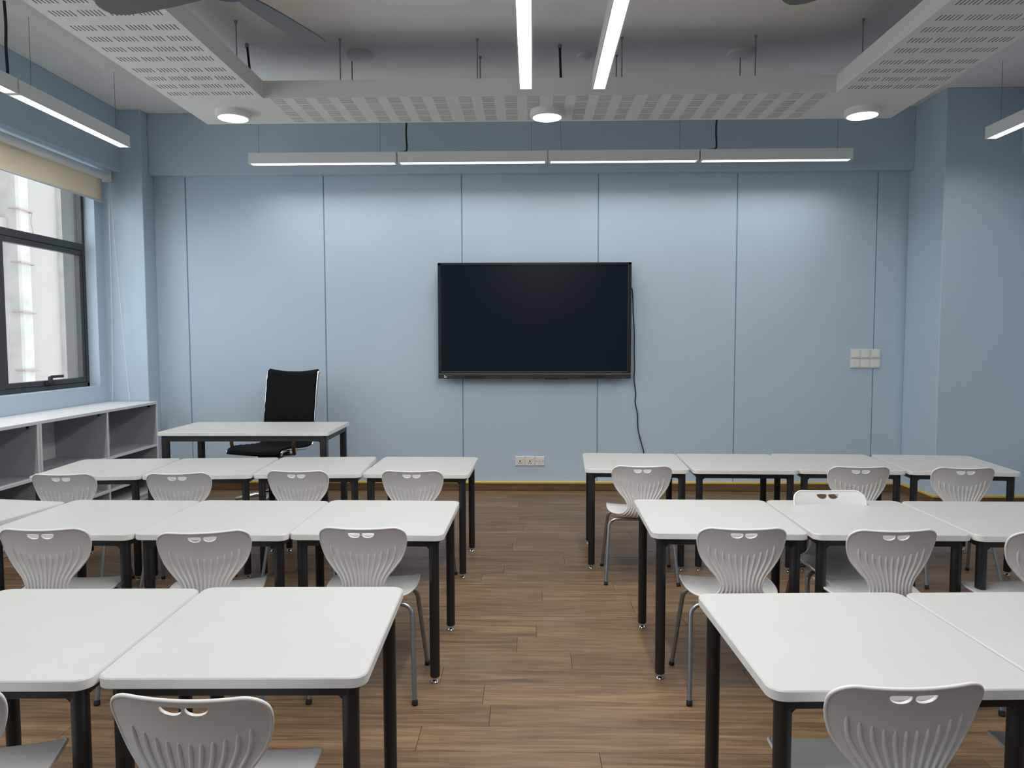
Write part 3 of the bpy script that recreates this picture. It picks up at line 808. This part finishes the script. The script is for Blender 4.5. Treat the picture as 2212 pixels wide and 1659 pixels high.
# ------------------------------------------------------------------ suspended perforated ceiling frame
ZF, ZFT = 2.87, 2.978
FX0, FX1, FX2, FX3 = -2.280, -1.683, 1.910, 2.507
FY3, FY2 = 5.240, 4.695
FPER = 0.562; NB = 7
FY1 = FY2 - FPER * NB; FY0 = FY1 - .55
def perforated(W_, L_, groups_x, runs_y, slot_w, n_slots, span):
    """board W_ (across the slots) by L_ (along the slots) with slots cut through it"""
    xi = []
    for g in groups_x:
        for k in range(n_slots):
            c = g + span * k / (n_slots - 1); xi.append((c - slot_w / 2, c + slot_w / 2))
    xs = sorted({0.0, W_} | {a for i in xi for a in i}); ys = sorted({0.0, L_} | {a for i in runs_y for a in i})
    m = MB(); m.dark = []; nx, ny = len(xs), len(ys)
    m.v = [(x, y, 0) for x in xs for y in ys] + [(x, y, .012) for x in xs for y in ys]; o = nx * ny
    isx = [any(abs(a - xs[i]) < 1e-9 for a, b in xi) for i in range(nx - 1)]; isy = [any(abs(a - ys[j]) < 1e-9 for a, b in runs_y) for j in range(ny - 1)]
    I = lambda i, j: i * ny + j
    for i in range(nx - 1):
        for j in range(ny - 1):
            a, b, c, d = I(i, j), I(i + 1, j), I(i + 1, j + 1), I(i, j + 1)
            if isx[i] and isy[j]:
                for p, q in ((a, b), (b, c), (c, d), (d, a)): m.dark.append(len(m.f)); m.f.append((p, p + o, q + o, q))
            else:
                m.f.append((a, d, c, b))
    for p, q in [(I(i, 0), I(i + 1, 0)) for i in range(nx - 1)] + [(I(i + 1, ny - 1), I(i, ny - 1)) for i in range(nx - 1)] + [(I(nx - 1, j), I(nx - 1, j + 1)) for j in range(ny - 1)] + [(I(0, j + 1), I(0, j)) for j in range(ny - 1)]:
        m.f.append((p, q, q + o, p + o))
    me = m.mesh('perforated_board', M['board']); me.materials.append(M['slotwall'])
    for i in m.dark: me.polygons[i].material_index = 1
    return me
def ceiling_frame():
    t = thing('ceiling_frame', 'white suspended ring of perforated boards hung below the ceiling', 'ceiling panel', (0, 0, ZF))
    P4 = [.040 + .137 * k for k in range(4)]
    side = perforated(FX1 - FX0, FPER, [p + .007 for p in P4], [(.036 + .133 * k, .097 + .133 * k) for k in range(4)], .0062, 6, .098)
    front = perforated(FY3 - FY2, .599, [.014 + .132 * k for k in range(4)], [(.045 + .1449 * k, .125 + .1449 * k) for k in range(4)], .0055, 6, .095)
    for k in range(NB):
        yy = FY2 - FPER * (k + 1)
        link('perforated_board', side, t, (FX0, yy, 0)); link('perforated_board', side, t, (FX2, yy, 0))
    wb = (FX2 - FX1) / 6
    for k in range(6):
        for yb in (FY2, FY0):
            o = link('perforated_board', front, t, (FX1 + wb * (k + 1), yb, 0)); o.rotation_euler = (0, 0, PI / 2); o.scale = (1, wb / .599, 1)
            if yb == FY0: o.scale = (.55 / (FY3 - FY2), wb / .599, 1)
    for x0, x1 in ((FX0, FX1), (FX2, FX3)):
        for y0, y1 in ((FY2, FY3), (FY0, FY1)):
            MB().box(x0, x1, y0, y1, 0, .012).obj('corner_board', M['board'], t)
    H = ZFT - ZF; k = .012
    def fas(*a): MB().box(*a).obj('fascia', M['board'], t)
    fas(FX0, FX3, FY3 - k, FY3, .012, H); fas(FX0, FX3, FY0, FY0 + k, .012, H)
    fas(FX0, FX0 + k, FY0 + k, FY3 - k, .012, H); fas(FX3 - k, FX3, FY0 + k, FY3 - k, .012, H)
    fas(FX1 - k, FX2 + k, FY2, FY2 + k, .012, H); fas(FX1 - k, FX2 + k, FY1 - k, FY1, .012, H)
    fas(FX1 - k, FX1, FY1, FY2, .012, H); fas(FX2, FX2 + k, FY1, FY2, .012, H)
    z0, z1 = H - .012, H - .002
    for a in ((FX0 + k, FX3 - k, FY2 + k, FY3 - k), (FX0 + k, FX3 - k, FY0 + k, FY1 - k), (FX0 + k, FX1 - k, FY1 - k, FY2 + k), (FX2 + k, FX3 - k, FY1 - k, FY2 + k)):
        MB().box(*a, z0, z1).obj('backing_sheet', M['cavity'], t)
    rods = [(-1.80, 4.58), (-1.232, 4.866), (-1.231, 5.19), (-.337, 4.891), (-.338, 5.19), (.604, 4.89), (.604, 5.19), (1.465, 4.884), (1.453, 5.19), (2.05, 4.66), (-1.80, 3.2), (2.05, 3.2), (-1.80, 1.8), (2.05, 1.8)]
    for x, y in rods:
        r = MB().tube([(x, y, H - .004), (x, y, ZC - ZF)], .0042, 8).obj('hanger_rod', M['rod'], t, 60)
        MB().lathe([(.010, ZC - ZF - .012), (.010, ZC - ZF)], (x, y, 0), 10).obj('rod_nut', M['rod'], r)
    for x, y, dx in ((.205, 5.0, .012), (-1.868, 4.93, .03)):
        r = MB().tube(catmull([(x + dx, y - .02, H - .004), (x + dx * .6, y, H + .12), (x, y, ZC - ZF)], 5), .0085, 8).obj('supply_cable', M['cable'], t, 60)
        MB().lathe([(.013, ZC - ZF - .025), (.013, ZC - ZF)], (x, y, 0), 12).obj('cable_gland', M['rod'], r)
    return t
ceiling_frame()

# round downlights below the frame
DL = [(-1.985, 4.965, 'round white downlight at the left corner of the perforated ceiling frame'),
      (.122, 5.010, 'round white downlight at the middle of the perforated ceiling frame'),
      (2.225, 5.035, 'round white downlight at the right corner of the perforated ceiling frame'),
      (-1.985, FY0 + .27, 'round white downlight at the rear left corner of the ceiling frame'),
      (.122, FY0 + .27, 'round white downlight at the rear middle of the ceiling frame'),
      (2.225, FY0 + .27, 'round white downlight at the rear right corner of the ceiling frame'),
      (-1.985, 2.6, 'round white downlight halfway along the left side of the ceiling frame'),
      (2.225, 2.6, 'round white downlight halfway along the right side of the ceiling frame')]
d0 = None
for x, y, lab in DL:
    if d0 is None:
        d0 = thing('downlight', lab, 'ceiling light', (x, y, ZF), group='round downlights')
        MB().lathe([(.108, -.044), (.114, -.040), (.114, 0)], n=40).obj('housing', M['lamp'], d0, 40)
        MB().lathe([(.096, -.0455), (.096, -.043)], n=40).obj('diffuser', M['round'], d0)
        lamp_light(d0, 'DISK', .18, 0, ROUND_W, SPREAD, -.0465)
    else: dup(d0, (x, y, ZF), 0, lab)

# ------------------------------------------------------------------ linear pendant lamps
ZL = 2.785
def linear_lamp(cx, cy, ang, L_, label, group, wires, cables=(), H=.088, W_=.078, watts=STRIP_W, spread=SPREAD):
    t = thing('linear_lamp', label, 'ceiling light', (cx, cy, ZL), ang, group)
    MB().cbox(-L_ / 2, L_ / 2, -W_ / 2, W_ / 2, .004, H, .003).obj('housing', M['lamp'], t)
    fr = MB(); k = .006
    fr.box(-L_ / 2, L_ / 2, -W_ / 2, -W_ / 2 + k, 0, .006); fr.box(-L_ / 2, L_ / 2, W_ / 2 - k, W_ / 2, 0, .006)
    fr.box(-L_ / 2, -L_ / 2 + .018, -W_ / 2 + k, W_ / 2 - k, 0, .006); fr.box(L_ / 2 - .018, L_ / 2, -W_ / 2 + k, W_ / 2 - k, 0, .006)
    fr.obj('rim', M['lamp'], t)
    MB().box(-L_ / 2 + .018, L_ / 2 - .018, -W_ / 2 + k, W_ / 2 - k, .0015, .005).obj('diffuser', M['strip'], t)
    lamp_light(t, 'RECTANGLE', L_ - .04, W_ - 2 * k - .002, watts, spread, .0008)
    for w in wires:
        top = w if not isinstance(w, tuple) else w[1]; bot = w if not isinstance(w, tuple) else w[0]
        wo = MB().tube([(bot, 0, H - .002), (top, 0, ZC - ZL)], .0014, 6).obj('suspension_wire', M['wire'], t, 60)
        MB().lathe([(.007, H - .002), (.005, H + .012)], (bot, 0, 0), 10).obj('wire_grip', M['wire'], wo)
    for x in cables:
        MB().tube(catmull([(x - .06, .0, H + .004), (x - .02, .0, H + .008), (x, .0, H + .03), (x - .005, 0, H + .16), (x + .002, 0, H + .30), (x - .004, 0, ZC - ZL)], 5), .008, 8).obj('supply_cable', M['cable'], t, 60)
    return t
pitch = 1.229
nm = ['leftmost', 'second from left', 'third from left', 'rightmost']
wr = [(-2.222, -1.220), (None, None), (None, None), (None, None)]
X0 = -2.305
for k in range(4):
    cx = X0 + pitch * (k + .5)
    wires = [[-2.222, -1.220], [.02 - .0], [.265, 1.226], [2.494]][k]
    ws = [(w - cx, w - cx) for w in wires]
    if k == 2: ws[0] = (.265 - cx, .246 - cx)
    cabs = [[], [-1.0], [], [1.52]][k]
    linear_lamp(cx, 6.075, 0, pitch - .012, nm[k] + ' white linear lamp in the row before the screen wall', 'linear lamps before the screen wall', ws, [c - cx for c in cabs], watts=STRIP_W * BACK, spread=math.radians(140))
for k in range(6):
    cy = 5.525 - 1.207 * (k + .5)
    linear_lamp(-3.03, cy, PI / 2, 1.195, ['white linear lamp nearest the left column, beside the window', 'second white linear lamp from the left column, cut by the picture edge', 'third white linear lamp from the left column over the window side', 'fourth white linear lamp from the left column', 'fifth white linear lamp from the left column', 'sixth white linear lamp from the left column'][k], 'linear lamps beside the window',
                [[4.486 - cy, 5.40 - cy], [.5, -.5], [.5, -.5], [.5, -.5], [.5, -.5], [.5, -.5]][k], [[], [4.285 - cy], [], [], [], []][k])
for k in range(6):
    cy = 5.49 - 1.207 * (k + .5)
    linear_lamp(3.345, cy, PI / 2, 1.195, ['white linear lamp nearest the right column, cut by the picture edge', 'second white linear lamp from the right column', 'third white linear lamp from the right column', 'fourth white linear lamp from the right column', 'fifth white linear lamp from the right column', 'sixth white linear lamp from the right column'][k], 'linear lamps on the right side',
                [[5.37 - cy, -.4], [.5, -.5], [.5, -.5], [.5, -.5], [.5, -.5], [.5, -.5]][k], watts=STRIP_W * .5)
def pair_lamp(x_far, x_near, y_far, side, labs):
    ang0 = math.atan2(-(1.11), (x_near - x_far)) ; d = Vector((x_near - x_far, -1.11, 0)).normalized()
    for k in range(3):
        c = Vector((x_far, y_far, 0)) + d * (1.2 * (k + .5))
        linear_lamp(c.x, c.y, math.atan2(d.y, d.x), 1.194, labs[k], 'linear lamps in the middle', [-.03 if side else -.5, .5], watts=STRIP_W * 1.35)
pair_lamp(-.0175, -.0225, 4.338, 0, ['left of the two white linear lamps over the aisle', 'left linear lamp over the aisle, second segment', 'left linear lamp over the aisle, third segment'])
pair_lamp(.405, .396, 4.350, 1, ['right of the two white linear lamps over the aisle', 'right linear lamp over the aisle, second segment', 'right linear lamp over the aisle, third segment'])

# ------------------------------------------------------------------ ceiling fans and discs
def fan(x, y, angs, R, label, zb=2.72):
    t = thing('ceiling_fan', label, 'fan', (x, y, ZC), group='ceiling fans')
    z = zb - ZC
    MB().lathe([(.02, z - .02), (.075, z - .012), (.098, z + .02), (.10, z + .075), (.07, z + .10), (.02, z + .11)], n=32).obj('motor', M['fanhub'], t, 40)
    MB().tube([(0, 0, z + .10), (0, 0, 0)], .012, 10).obj('down_rod', M['fan'], t, 60)
    MB().lathe([(.025, -.06), (.06, -.035), (.065, 0)], n=24).obj('canopy', M['fan'], t, 40)
    for a in angs:
        a = math.radians(a); m = MB(); c, s_ = math.cos(a), math.sin(a)
        prof = [(.09, .035), (.17, .055), (.30, .066), (.48, .070), (R - .07, .066), (R - .03, .055), (R - .008, .038), (R, .012)]
        top = [(r, w) for r, w in prof] + [(r, -w) for r, w in reversed(prof)]
        def pt(r, w, dz): return (r * c - w * s_, r * s_ + w * c, z + .012 + dz + w * .12)
        m.rings([[pt(r, w, 0) for r, w in top], [pt(r, w, .006) for r, w in top]])
        m.obj('blade', M['fan'], t, 30)
    return t
fan(-1.2, 2.95, (164, 70, -20, 250), .62, 'dark grey ceiling fan at the top left, one blade over the perforated boards')
fan(1.505, 2.685, (45, 135, 225, 315), .64, 'dark grey ceiling fan at the top right, blade tips just in view')
for x, y, r, lab in ((-1.163, 5.132, .09, 'left large round white disc on the ceiling above the frame'), (1.446, 5.157, .09, 'right large round white disc on the ceiling above the frame'),
                     (.381, 5.176, .052, 'small round white disc on the ceiling right of the aisle lamps')):
    tag(MB().lathe([(r * .86, -.026), (r * .97, -.022), (r, -.014), (r, 0)], n=32).obj('ceiling_disc', M['ceil'], None, 40, (x, y, ZC)), lab, 'ceiling disc', 'ceiling discs')
